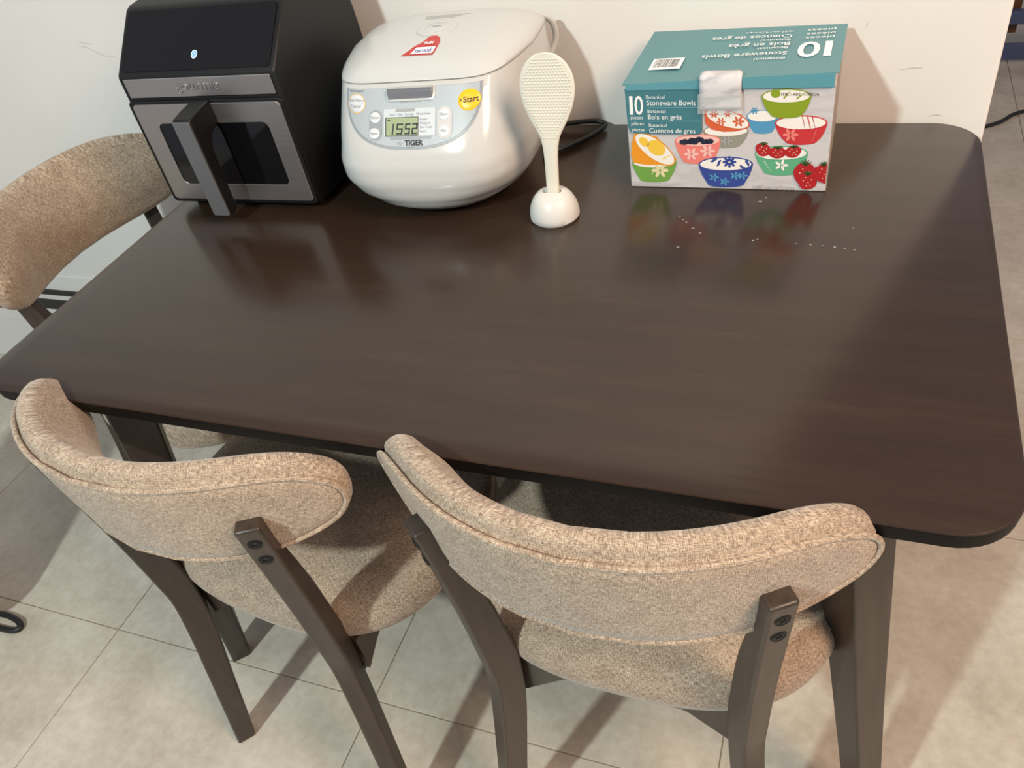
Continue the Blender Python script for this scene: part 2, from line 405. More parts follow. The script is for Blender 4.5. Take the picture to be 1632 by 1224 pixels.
def make_chair():
    root = empty('dining_chair', (0, 0, 0))
    # upholstered curved backrest
    bm = bmesh.new()
    pad(bm, ((0.005, 0.0045), (0.0015, 0.0055), (0.0005, 0.0075), (-0.007, 0.009), (-0.0135, 0.0125), (-0.0165, 0.018), (-0.016, 0.025), (-0.011, 0.032), (-0.001, 0.038), (0.012, 0.042)), 0.013)
    bk = obj('backrest', bm, FABRIC, root, angle=60)
    inv = lambda co: (math.atan2(co.x, -(co.y-KT*(0.70-co.z)-Y0-RC))*RC, co.z+ (co.y*0.6))
    uv_from(bk, inv)
    bm = bmesh.new()
    pad(bm, ((0.0035, 0.006), (0.0035, 0.002), (0.006, 0.0), (0.02, -0.001)), -0.0005)
    pn = obj('back_panel', bm, FABRIC, bk, angle=60); uv_from(pn, inv)
    bm = bmesh.new(); tube(bm, [arc_pt(s, z, 0.0016) for s, z in outline(0.0005)], 0.0031, 8, True)
    pp = obj('piping', bm, FABRIC, bk); uv_from(pp, inv)
    # seat pad
    def seat_ring(inset, z, dome=0.0):
        out = []
        for k in range(96):
            a = 2*PI*k/96; c, s = math.cos(a), math.sin(a); n = 2.7
            x = math.copysign(abs(c)**(2/n), c)*(0.238-inset); y = math.copysign(abs(s)**(2/n), s)*(0.205-inset)
            out.append((x, 0.243+y, z + dome))
        return out
    bm = bmesh.new()
    loft(bm, [seat_ring(i, z) for i, z in ((0.03, 0.398), (0.010, 0.400), (0.002, 0.408), (-0.002, 0.424), (0.0, 0.442), (0.006, 0.456), (0.018, 0.466), (0.045, 0.473), (0.09, 0.477), (0.15, 0.479))])
    st = obj('seat', bm, FABRIC, root, angle=60)
    uv_from(st, lambda co: (co.x, co.y + co.z*1.0))
    # rear legs
    for side in (-1, 1):
        bm = bmesh.new(); pts = LEG_BACK + LEG_FRONT
        back = [(p_.x, p_.y) for p_ in catmull([(a, b, 0) for a, b in LEG_BACK], 5)]
        front = [(p_.x, p_.y) for p_ in catmull([(a, b, 0) for a, b in LEG_FRONT], 5)]
        nb = len(front); fr = list(reversed(front)); n = min(len(back), len(fr))
        rr = []
        for k in range(n):
            b_, f_ = back[k], fr[k]
            rr.append([leg_pt(side, -LW/2, *b_), leg_pt(side, LW/2, *b_), leg_pt(side, LW/2, *f_), leg_pt(side, -LW/2, *f_)])
        loft(bm, rr); lg = obj('leg', bm, LEGWOOD, root, smooth=True, angle=30, bevel=0.0035)
        for z in (0.698, 0.667):
            v0 = 0.0 + (0.722-z)*0.115
            bm = bmesh.new()
            prof = [(0.0078, 0.003), (0.0078, -0.0006), (0.0066, -0.0012), (0.0058, -0.0006), (0.0050, -0.0010), (0.0030, -0.0012), (0.0026, 0.0012)]
            loft(bm, [[leg_pt(side, r*math.cos(2*PI*k/20), v0+h, z+r*math.sin(2*PI*k/20)) for k in range(20)] for r, h in prof])
            obj('bolt', bm, BLACKPL, lg)
    # rear rail with arched underside, side rails, front rail
    bm = bmesh.new()
    top = [(x/20*0.142, 0.402) for x in range(-20, 21)]
    bot = [(x, 0.375 - 0.060*max(0.0, (abs(x)-0.075)/0.067)**1.0) for x, _ in reversed(top)]
    extrude_poly(bm, top+bot, lambda q: (q[0], 0.058, q[1]), lambda q: (q[0], 0.080, q[1]))
    obj('rear_rail', bm, LEGWOOD, root, smooth=False)
    for side in (-1, 1):
        bm = bmesh.new()
        v = []
        rr = []
        for t_ in range(0, 11):
            f_ = t_/10; y = 0.064+f_*0.31; x = 0.146+0.02*f_
            zb = 0.330 + 0.052*min(1, f_*6)
            rr.append([(side*(x-0.010), y, 0.401), (side*(x+0.010), y, 0.401), (side*(x+0.010), y, zb), (side*(x-0.010), y, zb)])
        loft(bm, rr); obj('side_rail', bm, LEGWOOD, root, smooth=False)
        bm = bmesh.new()
        loft(bm, [[(side*cx+a*h, cy+b*h, z) for a, b in ((-1,-1),(1,-1),(1,1),(-1,1))] for z, cx, cy, h in ((0, 0.182, 0.405, 0.0125), (0.40, 0.168, 0.388, 0.019))])
        obj('leg', bm, LEGWOOD, root, smooth=False, bevel=0.003)
    bm = bmesh.new(); box(bm, -0.152, 0.152, 0.378, 0.398, 0.355, 0.401); obj('front_rail', bm, LEGWOOD, root, smooth=False)
    return root
def children(o): return [c for c in bpy.data.objects if c.parent == o]
def copy_tree(o, parent=None):
    c = o.copy(); COL.objects.link(c); c.parent = parent
    for ch in children(o): copy_tree(ch, c)
    return c
GR = 'matching upholstered dining chairs around the table'
chair = make_chair()
spots = [((-0.272, -0.464), -0.122, 'oatmeal fabric dining chair at the front left of the table, seat turned toward the left'),
         ((0.245, -0.449), -0.015, 'oatmeal fabric dining chair nearest the camera at the front right of the table'),
         ((-0.893, 0.086), -PI/2-0.05, 'oatmeal fabric dining chair at the left end of the table beside the air fryer')]
for i, (xy, a, lab) in enumerate(spots):
    o = chair if i == 0 else copy_tree(chair)
    o.location = (xy[0], xy[1], 0); o.rotation_euler = (0, 0, a)
    tag(o, lab, 'chair', GR)

# ================================================================== AIR FRYER
fr = empty('air_fryer', (-0.455, 0.078, H), math.radians(1.2))
tag(fr, 'black boxy air fryer with brushed steel drawer, dark window and lit blue power button', 'air fryer')
FW = 0.139
prof = [(0.004, 0.010), (0.0, 0.016), (0.0, 0.215), (0.002, 0.219), (0.073, 0.288), (0.082, 0.292), (0.19, 0.300), (0.232, 0.290), (0.25, 0.22), (0.262, 0.11), (0.266, 0.014), (0.262, 0.010)]
bm = bmesh.new()
extrude_poly(bm, prof, lambda q: (-FW, q[0], q[1]), lambda q: (FW, q[0], q[1]))
obj('body', bm, BLACKPL, fr, angle=30, bevel=0.006)
for x in (-0.11, 0.11):
    for y in (0.03, 0.235):
        bm = bmesh.new(); lathe(bm, [(0.012, 0.0), (0.013, 0.003), (0.013, 0.012)], 20, cx=x, cy=y); obj('foot', bm, BLACKPL, fr)
# glossy slanted control panel
u = Vector((0, 0.071, 0.069)); u.normalize(); nrm = Vector((0, -u.z, u.y))
bp = Vector((0, 0.002, 0.219))
pm = lambda x, y, d: tuple(bp + Vector((x, 0, 0)) + u*y + nrm*d)
bm = bmesh.new()
extrude_poly(bm, rrect(-0.131, 0.131, 0.004, 0.096, 0.004), lambda q: pm(q[0], q[1], -0.001), lambda q: pm(q[0], q[1], 0.0015))
cp = obj('control_panel', bm, BLACKGL, fr, smooth=False)
BLUELED = pmat('blue led', (0.05, 0.2, 0.4), 0.4, Emission_Color=(0.10, 0.45, 1.0, 1), Emission_Strength=0.35)
WHITELED = pmat('white led', (0.8, 0.9, 1), 0.4, Emission_Color=(0.75, 0.92, 1.0, 1), Emission_Strength=0.8)
bm = bmesh.new()
flat(bm, ellipse(0.0, 0.026, 0.0052, 0.0062), pm, 0.0018, 0)
ring = ellipse(0, 0.026, 0.0052, 0.0062, 28); rin = ellipse(0, 0.026, 0.0043, 0.0052, 28)
for k in range(28):
    q = [ring[k], ring[(k+1) % 28], rin[(k+1) % 28], rin[k]]; flat(bm, q, pm, 0.0020, 1)
for k in range(12):
    a0 = 2*PI*(k/12*0.8+0.35); a1 = 2*PI*((k+1)/12*0.8+0.35)
    g = lambda r, a: (r*math.cos(a), 0.0255+r*math.sin(a)*1.15)
    flat(bm, [g(0.0026, a0), g(0.0026, a1), g(0.0018, a1), g(0.0018, a0)], pm, 0.0021, 1)
flat(bm, [(-0.0005, 0.026), (0.0005, 0.026), (0.0005, 0.0292), (-0.0005, 0.0292)], pm, 0.0021, 1)
obj('power_button', bm, [BLUELED, WHITELED], cp, smooth=False)
# steel name band
fm = lambda x, z, d: (x, -d, z)
bm = bmesh.new()
extrude_poly(bm, [(-0.129, 0.186), (0.131, 0.186), (0.131, 0.214), (-0.129, 0.214)], lambda q: fm(*q, 0.0), lambda q: fm(*q, 0.003))
bd = obj('name_band', bm, STEEL, fr, smooth=False, bevel=0.001)
bm = bmesh.new()
text2d(bm, 'gourmia', 0.002, 0.1955, 0.0215, fm, 0.0034, 0, 'CENTER', bold=0.0001, sx=1.12)
EMB = pmat('embossed steel lettering', (0.62, 0.60, 0.58), 0.2, metal=1.0)
o = obj('embossed_lettering', bm, EMB, bd, smooth=False)
sm = o.modifiers.new('solid', 'SOLIDIFY'); sm.thickness = 0.0009; sm.offset = 1
# drawer front with steel frame and window
bm = bmesh.new()
extrude_poly(bm, rrect(-FW+0.001, FW-0.001, 0.012, 0.1815, 0.008), lambda q: fm(*q, -0.004), lambda q: fm(*q, 0.005))
dr = obj('drawer_front', bm, BLACKPL, fr, smooth=False, bevel=0.002)
bm = bmesh.new()
outer = rrect(-0.130, 0.134, 0.019, 0.177, 0.007, 6); inner = rrect(-0.097, 0.102, 0.046, 0.147, 0.010, 6)
n = len(outer)
for d0, d1 in ((0.0045, 0.0072),):
    a = [bm.verts.new(fm(*q, d1)) for q in outer]; b = [bm.verts.new(fm(*q, d1)) for q in inner]
    a2 = [bm.verts.new(fm(*q, d0)) for q in outer]; b2 = [bm.verts.new(fm(*q, d0)) for q in inner]
    for i in range(n):
        j = (i+1) % n
        bm.faces.new((a[i], a[j], b[j], b[i])); bm.faces.new((a[i], a2[i], a2[j], a[j])); bm.faces.new((b[i], b[j], b2[j], b2[i]))
obj('steel_frame', bm, STEEL, dr, smooth=False, bevel=0.0007)
bm = bmesh.new(); flat(bm, inner, fm, 0.0056); obj('window', bm, DARKGLASS, dr, smooth=False)
# handle: black arm and bar with grey face strip
hx0, hx1 = -0.0155, 0.0155
bm = bmesh.new()
side = [(-0.002, 0.182), (0.030, 0.180), (0.054, 0.176), (0.056, 0.172), (0.054, 0.022), (0.046, 0.020), (0.034, 0.024), (0.032, 0.120), (0.024, 0.138), (0.006, 0.146), (-0.002, 0.148)]
extrude_poly(bm, [(d, z) for d, z in side], lambda q: (hx0, -q[0]-0.005, q[1]), lambda q: (hx1, -q[0]-0.005, q[1]))
hd = obj('handle', bm, BLACKPL, dr, angle=30, bevel=0.002)
bm = bmesh.new()
extrude_poly(bm, rrect(hx0+0.001, hx1-0.001, 0.0225, 0.1735, 0.003), lambda q: (q[0], -0.0585-(q[1]-0.02)*0.0133, q[1]), lambda q: (q[0], -0.0617-(q[1]-0.02)*0.0133, q[1]))
obj('handle_strip', bm, GREYSTRIP, hd, smooth=False, bevel=0.0008)

# ================================================================== RICE COOKER
RX, RY = -0.131, 0.0
rk = empty('rice_cooker', (RX, 0.194, H), math.radians(4.0))
tag(rk, 'rounded white rice cooker with silver control panel, digital clock and yellow start button', 'rice cooker')
# sections: z above table, half width, front y, back y (from the cooker centre, minus = toward the room)
SEC = [(0.006, 0.088, -0.102, 0.100), (0.012, 0.106, -0.121, 0.116), (0.024, 0.1235, -0.137, 0.130), (0.042, 0.1375, -0.1475, 0.140), (0.066, 0.1460, -0.1515, 0.147), (0.090, 0.1485, -0.1475, 0.149), (0.110, 0.1480, -0.1380, 0.150), (0.145, 0.1450, -0.1130, 0.149), (0.184, 0.1410, -0.0850, 0.147)]
def sec_at(z):
    if z <= SEC[0][0]: return SEC[0][1:]
    for a, b in zip(SEC[:-1], SEC[1:]):
        if a[0] <= z <= b[0]:
            t = (z-a[0])/(b[0]-a[0]); return tuple(p_+(q-p_)*t for p_, q in zip(a[1:], b[1:]))
    return SEC[-1][1:]
def ne_at(z): return 2.3 + 4.2*min(1.0, max(0.0, (z-0.03)/0.10))
def tap_at(z): return 0.20*min(1.0, max(0.0, (z-0.03)/0.08))
def tap(s, k): return 1-k*max(0.0, -s)**1.2
def body_ring(a, yf, yb, z, n=128, ne=None):
    ne = ne or ne_at(z); tk = tap_at(z)
    yc = (yf+yb)/2; b = (yb-yf)/2; out = []
    for k in range(n):
        t = 2*PI*k/n; c, s = math.cos(t), math.sin(t)
        sy = math.copysign(abs(s)**(2/ne), s)
        out.append((math.copysign(abs(c)**(2/ne), c)*a*tap(sy, tk), yc+sy*b, z))
    return out
def surf(x, z):
    a, yf, yb = sec_at(z); yc = (yf+yb)/2; b = (yb-yf)/2
    e_ = ne_at(z); sy = -1.0
    for _ in range(6):
        q = min(abs(x)/(a*tap(sy, tap_at(z))), 0.999); sy = -(1-q**e_)**(1/e_)
    return Vector((x, yc+b*sy, z))
def cm(x, z, d):
    z = 0.1135+(z-0.0665)*0.82
    p_ = surf(x, z); e = 0.002
    n_ = (surf(x+e, z)-surf(x-e, z)).cross(surf(x, z+e)-surf(x, z-e)); n_.normalize()
    return tuple(p_ + n_*d)
bm = bmesh.new()
zs = [s[0] for s in SEC]; zz = []
for a, b in zip(zs[:-1], zs[1:]):
    for k in range(3): zz.append(a+(b-a)*k/3)
zz.append(zs[-1])
loft(bm, [body_ring(*sec_at(z), z) for z in zz])
body = obj('body', bm, WHITEGL, rk, angle=60)
bm = bmesh.new(); lathe(bm, [(0.07, 0.0), (0.076, 0.002), (0.076, 0.009)], 40); obj('base_ring', bm, WHITELID, rk)
# lid
def LNE(z): return 6.5-3.5*min(1.0, max(0.0, (z-0.187)/0.024))
LID = [(0.185, 0.1405, -0.0830, 0.147), (0.1865, 0.1412, -0.0840, 0.148), (0.1905, 0.1395, -0.0815, 0.147), (0.1970, 0.1330, -0.0710, 0.141), (0.2035, 0.1205, -0.0490, 0.131), (0.2085, 0.102, -0.0210, 0.118), (0.2115, 0.080, 0.005, 0.102), (0.2130, 0.055, 0.028, 0.085), (0.2135, 0.030, 0.043, 0.070)]
bm = bmesh.new(); loft(bm, [body_ring(a, yf, yb, z, ne=LNE(z)) for z, a, yf, yb in LID])
lid = obj('lid', bm, WHITELID, rk, angle=60)
def lid_h(x, y):
    best = 0.2135
    for (z0, a0, f0, b0), (z1, a1, f1, b1) in zip(LID[1:-1], LID[2:]):
        def ins(a, f, b, e):
            yc = (f+b)/2; h = (b-f)/2; return (abs(x)/(a*tap(max(-1.0, (y-yc)/h), 0.20)))**e+(abs(y-yc)/h)**e
        v0, v1 = ins(a0, f0, b0, LNE(z0)), ins(a1, f1, b1, LNE(z1))
        if v0 <= 1 < v1:
            t = (1-v0)/(v1-v0); return z0+(z1-z0)*t
    return best
def lm(x, y, d): return (x, y, lid_h(x, y)+d)
bm = bmesh.new(); lathe(bm, [(0.030, 0.2035), (0.030, 0.2138), (0.026, 0.2150), (0.022, 0.2143), (0.018, 0.2143), (0.016, 0.2152), (0.006, 0.2152)], 36, cx=0.002, cy=0.036)
obj('steam_vent', bm, WHITELID, lid)
bm = bmesh.new(); flat(bm, rrect(-0.005, 0.009, 0.0345, 0.0385, 0.0018), lambda x, y, d: (x, y, 0.2154), 0.0); obj('vent_slot', bm, GREYINK, lid, smooth=False)
bm = bmesh.new()
for k in range(5):
    y = 0.088 - k*0.0034
    flat(bm, [(-0.034+k*0.001, y), (0.036-k*0.005, y), (0.036-k*0.005, y+0.0016), (-0.034+k*0.001, y+0.0016)], lm, 0.0008, 0, cuts=2)
obj('caution_lettering', bm, LIGHTINK, lid, smooth=False)
# red drop-shaped sticker
bm = bmesh.new()
SM = lambda x, y, d: lm(x*1.0+0.004, -0.018+(y+0.016)*1.55, d)
drop = [(-0.031, -0.032), (-0.020, -0.021), (-0.008, -0.010)] + ellipse(0.004, -0.016, 0.0145, 0.016, 14, PI*0.72, 0) + [(0.0185, -0.028), (0.017, -0.033)]
flat(bm, drop, SM, 0.0009, 0, cuts=2)
flat(bm, [(-0.0175, -0.0305), (0.0155, -0.0305), (0.0165, -0.0205), (-0.0125, -0.0205)], SM, 0.0014, 1, cuts=2)
text2d(bm, 'tacook', 0.0, -0.0285, 0.0092, SM, 0.0019, 2, 'CENTER', bold=0.0001, shear=0.2)
text2d(bm, 'YUM', 0.003, -0.0165, 0.0068, SM, 0.0019, 1, 'CENTER', bold=0.0003)
obj('red_sticker', bm, [RED, WHITEINK, BLUEINK], lid, smooth=False)
# control panel laid on the sloping front
def dshape(sc=1.0, ztop=0.1475, zb=0.066):
    pts = []
    hw = 0.100*sc
    for k in range(41):
        t = -PI/2 + PI*k/40   # left -> bottom -> right as a D
        pts.append((hw*math.copysign(abs(math.sin(t))**0.8, math.sin(t)), ztop-(ztop-zb)*sc*abs(math.cos(t))**0.72))
    return pts
bm = bmesh.new()
def dfill(bm, sc, d, mi, ztop=0.1475, zb=0.066):
    """grid-filled D so it follows the curved front"""
    pts = dshape(sc, ztop, zb); n = len(pts)//2
    left = pts[:n+1]; rightp = list(reversed(pts))[:n+1]
    cols = 24; grid = []
    for l, r in zip(left, rightp):
        grid.append([bm.verts.new(cm(l[0]+(r[0]-l[0])*k/cols, l[1], d)) for k in range(cols+1)])
    for a, b in zip(grid[:-1], grid[1:]):
        for k in range(cols):
            try: bm.faces.new((a[k], a[k+1], b[k+1], b[k])).material_index = mi
            except ValueError: pass
dfill(bm, 1.0, 0.0008, 1)
dfill(bm, 0.965, 0.0012, 0, 0.1470, 0.0665)
bmesh.ops.remove_doubles(bm, verts=bm.verts, dist=1e-6)
pan = obj('control_panel', bm, [PANELGREY, PANELMID], rk, smooth=True)
def patch(bm, x0, x1, z0, z1, r, d, mi, cuts=2): flat(bm, rrect(x0, x1, z0, z1, r), cm, d, mi, cuts)
bm = bmesh.new()
patch(bm, -0.040, 0.036, 0.0835, 0.1195, 0.001, 0.0018, 0)
patch(bm, -0.030, 0.030, 0.0795, 0.0835, 0.001, 0.0018, 2)
patch(bm, -0.062, -0.043, 0.079, 0.119, 0.009, 0.0018, 2)
patch(bm, 0.039, 0.060, 0.078, 0.120, 0.010, 0.0018, 1)
obj('printed_fields', bm, [PANELLIGHT, LIGHTINK, PANELMID], pan, smooth=False)
bm = bmesh.new(); patch(bm, -0.036, 0.011, 0.0845, 0.1075, 0.0006, 0.0026, 0); patch(bm, -0.0375, 0.0115, 0.0837, 0.1085, 0.0006, 0.0022, 1)
scr = obj('lcd_screen', bm, [LCD, INK], pan, smooth=False)
bm = bmesh.new(); 
def seg7(bm, ch, x, z, w, h, t):
    segs = {'a': [(x, z+h-t), (x+w, z+h-t), (x+w, z+h), (x, z+h)], 'd': [(x, z), (x+w, z), (x+w, z+t), (x, z+t)], 'g': [(x, z+h/2-t/2), (x+w, z+h/2-t/2), (x+w, z+h/2+t/2), (x, z+h/2+t/2)],
            'f': [(x, z+h/2), (x+t, z+h/2), (x+t, z+h), (x, z+h)], 'e': [(x, z), (x+t, z), (x+t, z+h/2), (x, z+h/2)],
            'b': [(x+w-t, z+h/2), (x+w, z+h/2), (x+w, z+h), (x+w-t, z+h)], 'c': [(x+w-t, z), (x+w, z), (x+w, z+h/2), (x+w-t, z+h/2)]}
    for k in {'1': 'bc', '5': 'afgcd', '2': 'abged'}[ch]:
        flat(bm, [(px+(pz-z)*0.12, pz) for px, pz in segs[k]], cm, 0.0029)
seg7(bm, '1', -0.0345, 0.0855, 0.009, 0.0145, 0.0022); seg7(bm, '5', -0.0215, 0.0855, 0.0095, 0.0145, 0.0022)
seg7(bm, '5', -0.0090, 0.0855, 0.0080, 0.0145, 0.0022); seg7(bm, '2', 0.0015, 0.0855, 0.0080, 0.0145, 0.0022)
for z in (0.090, 0.0955): patch(bm, -0.0108, -0.0096, z-0.0008, z+0.0008, 0.0003, 0.0029, 0, 0)
patch(bm, -0.034, -0.030, 0.1040, 0.1055, 0.0003, 0.0029, 0, 0)
obj('clock_digits', bm, INK, scr, smooth=False)
def button(name, x, z, r, m, h=0.0025, ringm=None, label=None):
    bm = bmesh.new(); rings = []
    for rr, d in ((r, 0.0005), (r, h*0.7), (r*0.93, h), (r*0.5, h*1.15)):
        rings.append([cm(x+rr*math.cos(2*PI*k/28), z+rr*math.sin(2*PI*k/28)*0.92, d) for k in range(28)])
    loft(bm, rings, False, True)
    mats = [m]
    if ringm:
        mats.append(ringm)
        A = [(x+r*1.12*math.cos(2*PI*k/28), z+r*1.12*math.sin(2*PI*k/28)*0.92) for k in range(28)]; flat(bm, A, cm, 0.0014, 1)
    o = obj(name, bm, mats, pan)
    if label: o['label'] = label
    return o
b = button('button', 0.083, 0.1260, 0.0150, YELLOW, 0.002, None, 'round yellow start button')
bt = bmesh.new(); text2d(bt, 'Start', 0.0855, 0.1230, 0.0105, cm, 0.0032, 0, 'CENTER', bold=0.0001); flat(bt, ellipse(0.0722, 0.1262, 0.0011, 0.0011, 10), cm, 0.0032); obj('button_lettering', bt, INK, b, smooth=False)
b = button('button', -0.0825, 0.1280, 0.0130, BTN, 0.002, GOLD, 'white keep warm and cancel button with thin gold ring')
bt = bmesh.new(); text2d(bt, 'Keep Warm', -0.0825, 0.1305, 0.0052, cm, 0.0032, 0, 'CENTER'); text2d(bt, 'Cancel', -0.0825, 0.1225, 0.0058, cm, 0.0032, 0, 'CENTER'); flat(bt, ellipse(-0.0725, 0.1285, 0.0009, 0.0009, 8), cm, 0.0032); obj('button_lettering', bt, GREYINK, b, smooth=False)
for nm, x, z in (('Timer', -0.0530, 0.1090), ('Menu', -0.0545, 0.0880), ('Hour', 0.0490, 0.1100), ('Min', 0.0490, 0.0885)):
    b = button('button', x, z, 0.0082, BTN)
    bt = bmesh.new(); text2d(bt, nm, x, z-0.0018, 0.0056, cm, 0.0035, 0, 'CENTER'); obj('button_lettering', bt, GREYINK, b, smooth=False)
PLM = [INK, GREYINK]
bm = bmesh.new()
text2d(bm, 'TIGER', 0.0045, 0.0712, 0.0098, cm, 0.0016, 0, 'CENTER', bold=0.0004)
obj('brand_lettering', bm, PLM, pan, smooth=False); bm = bmesh.new()
# round emblem beside the word
for k in range(14):
    a0, a1 = PI*0.95+k*PI*1.1/14, PI*0.95+(k+1)*PI*1.1/14
    g = lambda r, a: (-0.0165+r*math.cos(a), 0.0752+r*math.sin(a))
    flat(bm, [g(0.0042, a0), g(0.0042, a1), g(0.0030, a1), g(0.0030, a0)], cm, 0.0016, 1)
flat(bm, ellipse(-0.0165, 0.0756, 0.0018, 0.0014, 12), cm, 0.0016, 1)
obj('emblem', bm, PLM, pan, smooth=False); bm = bmesh.new()
text2d(bm, 'MADE IN JAPAN', 0.0, 0.1270, 0.0042, cm, 0.0016, 1, 'CENTER')
obj('origin_lettering', bm, PLM, pan, smooth=False); bm = bmesh.new()
text2d(bm, 'JBV-10CU', 0.0, 0.0683, 0.0026, cm, 0.0016, 1, 'CENTER')
obj('model_lettering', bm, PLM, pan, smooth=False); bm = bmesh.new()
text2d(bm, 'microcomputer', -0.0935, 0.1435, 0.0036, cm, 0.0016, 0, 'LEFT')
obj('corner_lettering', bm, PLM, pan, smooth=False); bm = bmesh.new()
patch(bm, -0.022, 0.006, 0.1155, 0.1192, 0.0006, 0.0022, 1)
text2d(bm, 'Quick   Plain   Porridge   Mixed-Sweet', -0.0015, 0.1105, 0.0046, cm, 0.0022, 1, 'CENTER', sx=0.86)
for k, w in enumerate(('Brown', 'Multigrain', 'Slow Cook', 'Steam')): text2d(bm, w, 0.0135, 0.1035-k*0.0052, 0.0044, cm, 0.0022, 1, 'LEFT', sx=0.9)
obj('menu_lettering', bm, PLM, pan, smooth=False)
# chrome latch recessed in the front
bm = bmesh.new()
loft(bm, [[cm(x, z, d) for x, z in rrect(-0.036+i, 0.036-i, 0.1290+i, 0.1485, 0.007)] for i, d in ((0, 0.0005), (0, 0.003), (0.0025, 0.0035))], False, True)
lt = obj('latch_surround', bm, WHITELID, rk, smooth=False)
bm = bmesh.new()
rows = []
for z, d in ((0.1315, 0.0040), (0.134, 0.0042), (0.138, 0.0075), (0.1415, 0.0085), (0.145, 0.0075), (0.1475, 0.0045)):
    rows.append([cm(-0.0325+0.065*k/16, z, d) for k in range(17)])
loft(bm, rows, False, False, closed=False)
obj('latch_bar', bm, CHROME, lt)
# handle / hinge loop at the back right of the body, power inlet cord handle
bm = bmesh.new()
tube(bm, catmull([(0.112, 0.118, 0.182), (0.128, 0.140, 0.184), (0.139, 0.152, 0.170), (0.141, 0.154, 0.145), (0.130, 0.143, 0.120)], 8), 0.0048, 10)
obj('carry_handle', bm, WHITELID, rk)
bm = bmesh.new(); box(bm, 0.120, 0.1425, 0.088, 0.118, 0.080, 0.098); obj('hinge_cover', bm, pmat('grey plastic', (0.42, 0.41, 0.38), 0.4), rk, smooth=False, bevel=0.004)

# power cord lying behind on the table
pcord = empty('power_cord', (0.0, 0.33, H))
tag(pcord, 'black power cord lying on the table between the rice cooker and wall', 'cord')
bm = bmesh.new(); tube(bm, [(q.x, q.y-0.33, q.z) for q in catmull([(-0.075, 0.352, 0.0045), (-0.03, 0.354, 0.0055), (0.015, 0.362, 0.008), (0.045, 0.366, 0.008), (0.064, 0.361, 0.006), (0.060, 0.342, 0.0045), (0.040, 0.308, 0.0042), (0.012, 0.275, 0.0042), (-0.012, 0.262, 0.0042)], 10)], 0.0038, 10)
obj('cable', bm, CABLE, pcord)

# ================================================================== RICE PADDLE IN ITS STAND
hs = empty('paddle_stand', (0.062, 0.086, H))
tag(hs, 'small white domed holder on the table with a rice paddle standing in it', 'paddle stand')
bm = bmesh.new()
# dome with slot on top
rings = []
for r, z in ((0.031, 0.0), (0.0335, 0.003), (0.0335, 0.010), (0.0315, 0.020), (0.027, 0.030), (0.0215, 0.0365)):
    rings.append([(r*1.03*math.cos(2*PI*k/40), r*math.sin(2*PI*k/40), z) for k in range(40)])
def blend(t, z):
    out = []
    for k in range(40):
        a = 2*PI*k/40; e = (0.0215*1.03*math.cos(a), 0.0215*math.sin(a))
        s = (math.copysign(abs(math.cos(a))**0.4, math.cos(a))*0.0135, math.copysign(abs(math.sin(a))**0.4, math.sin(a))*0.0055)
        out.append((e[0]*(1-t)+s[0]*t, e[1]*(1-t)+s[1]*t, z))
    return out
rings += [blend(0.75, 0.0395), blend(0.95, 0.040), blend(1.0, 0.0385), blend(1.0, 0.012)]
loft(bm, rings); obj('dome', bm, pmat('matte white plastic', (0.66, 0.655, 0.62), 0.35), hs)
pd = empty('rice_paddle', (0.062, 0.086, H+0.014), 0.0)
tag(pd, 'cream plastic rice paddle with a dimpled oval blade standing upright in its holder', 'rice paddle')
def halfw(z):
    pts = [(0.0, 0.0092), (0.03, 0.0088), (0.075, 0.0095), (0.096, 0.0120), (0.108, 0.0165), (0.124, 0.0250), (0.142, 0.0325), (0.162, 0.0362), (0.180, 0.0350), (0.194, 0.0290), (0.203, 0.0210), (0.2085, 0.012), (0.210, 0.002)]
    for a, b in zip(pts[:-1], pts[1:]):
        if a[0] <= z <= b[0]:
            t = (z-a[0])/(b[0]-a[0]); t = t*t*(3-2*t) if False else t
            return a[1]+(b[1]-a[1])*t
    return 0.002
prof = catmull([(halfw(z), z, 0) for z in (0.0, 0.03, 0.075, 0.096, 0.108, 0.124, 0.142, 0.162, 0.180, 0.194, 0.203, 0.2085, 0.210)], 5)
LEANX = 0.062
def pad_pt(x, z, d):
    bow = 0.00 + (0.010*((z-0.10)/0.118)**2 if z > 0.10 else 0.0)
    return (x + z*LEANX, d + 0.010*z/0.218 - bow*0.4, z)
bm = bmesh.new(); rr = []
for q in prof:
    w, z = max(q.x, 0.001), q.y
    th = 0.0042 if z < 0.095 else max(0.0016, 0.0042-(z-0.095)*0.04)
    th = min(th, max(0.0008, w*0.5))
    ring = []
    for k in range(24):
        a = 2*PI*k/24; c, s = math.cos(a), math.sin(a)
        ring.append(pad_pt(math.copysign(abs(c)**0.6, c)*w, z, math.copysign(abs(s)**0.6, s)*th))
    rr.append(ring)
loft(bm, rr); obj('blade_and_handle', bm, CREAM, pd, angle=50)
bm = bmesh.new()
sp = 0.0043; row = 0
z = 0.102
while z < 0.206:
    w = halfw(z) - 0.0045; off = (row % 2)*sp/2; k = -12
    while k < 14:
        x = k*sp+off
        if abs(x) < w:
            th = 0.0042 if z < 0.095 else max(0.0016, 0.0042-(z-0.095)*0.04)
            rings = []
            for r_, h_ in ((0.0014, -0.0002), (0.0011, 0.0006), (0.0005, 0.0009)):
                rings.append([pad_pt(x+r_*math.cos(PI*j/3), z+r_*math.sin(PI*j/3), -th-h_) for j in range(6)])
            loft(bm, rings, False, True)
        k += 1
    z += sp*0.866; row += 1
dm = obj('dimples', bm, CREAM, pd); dm['kind'] = 'stuff'

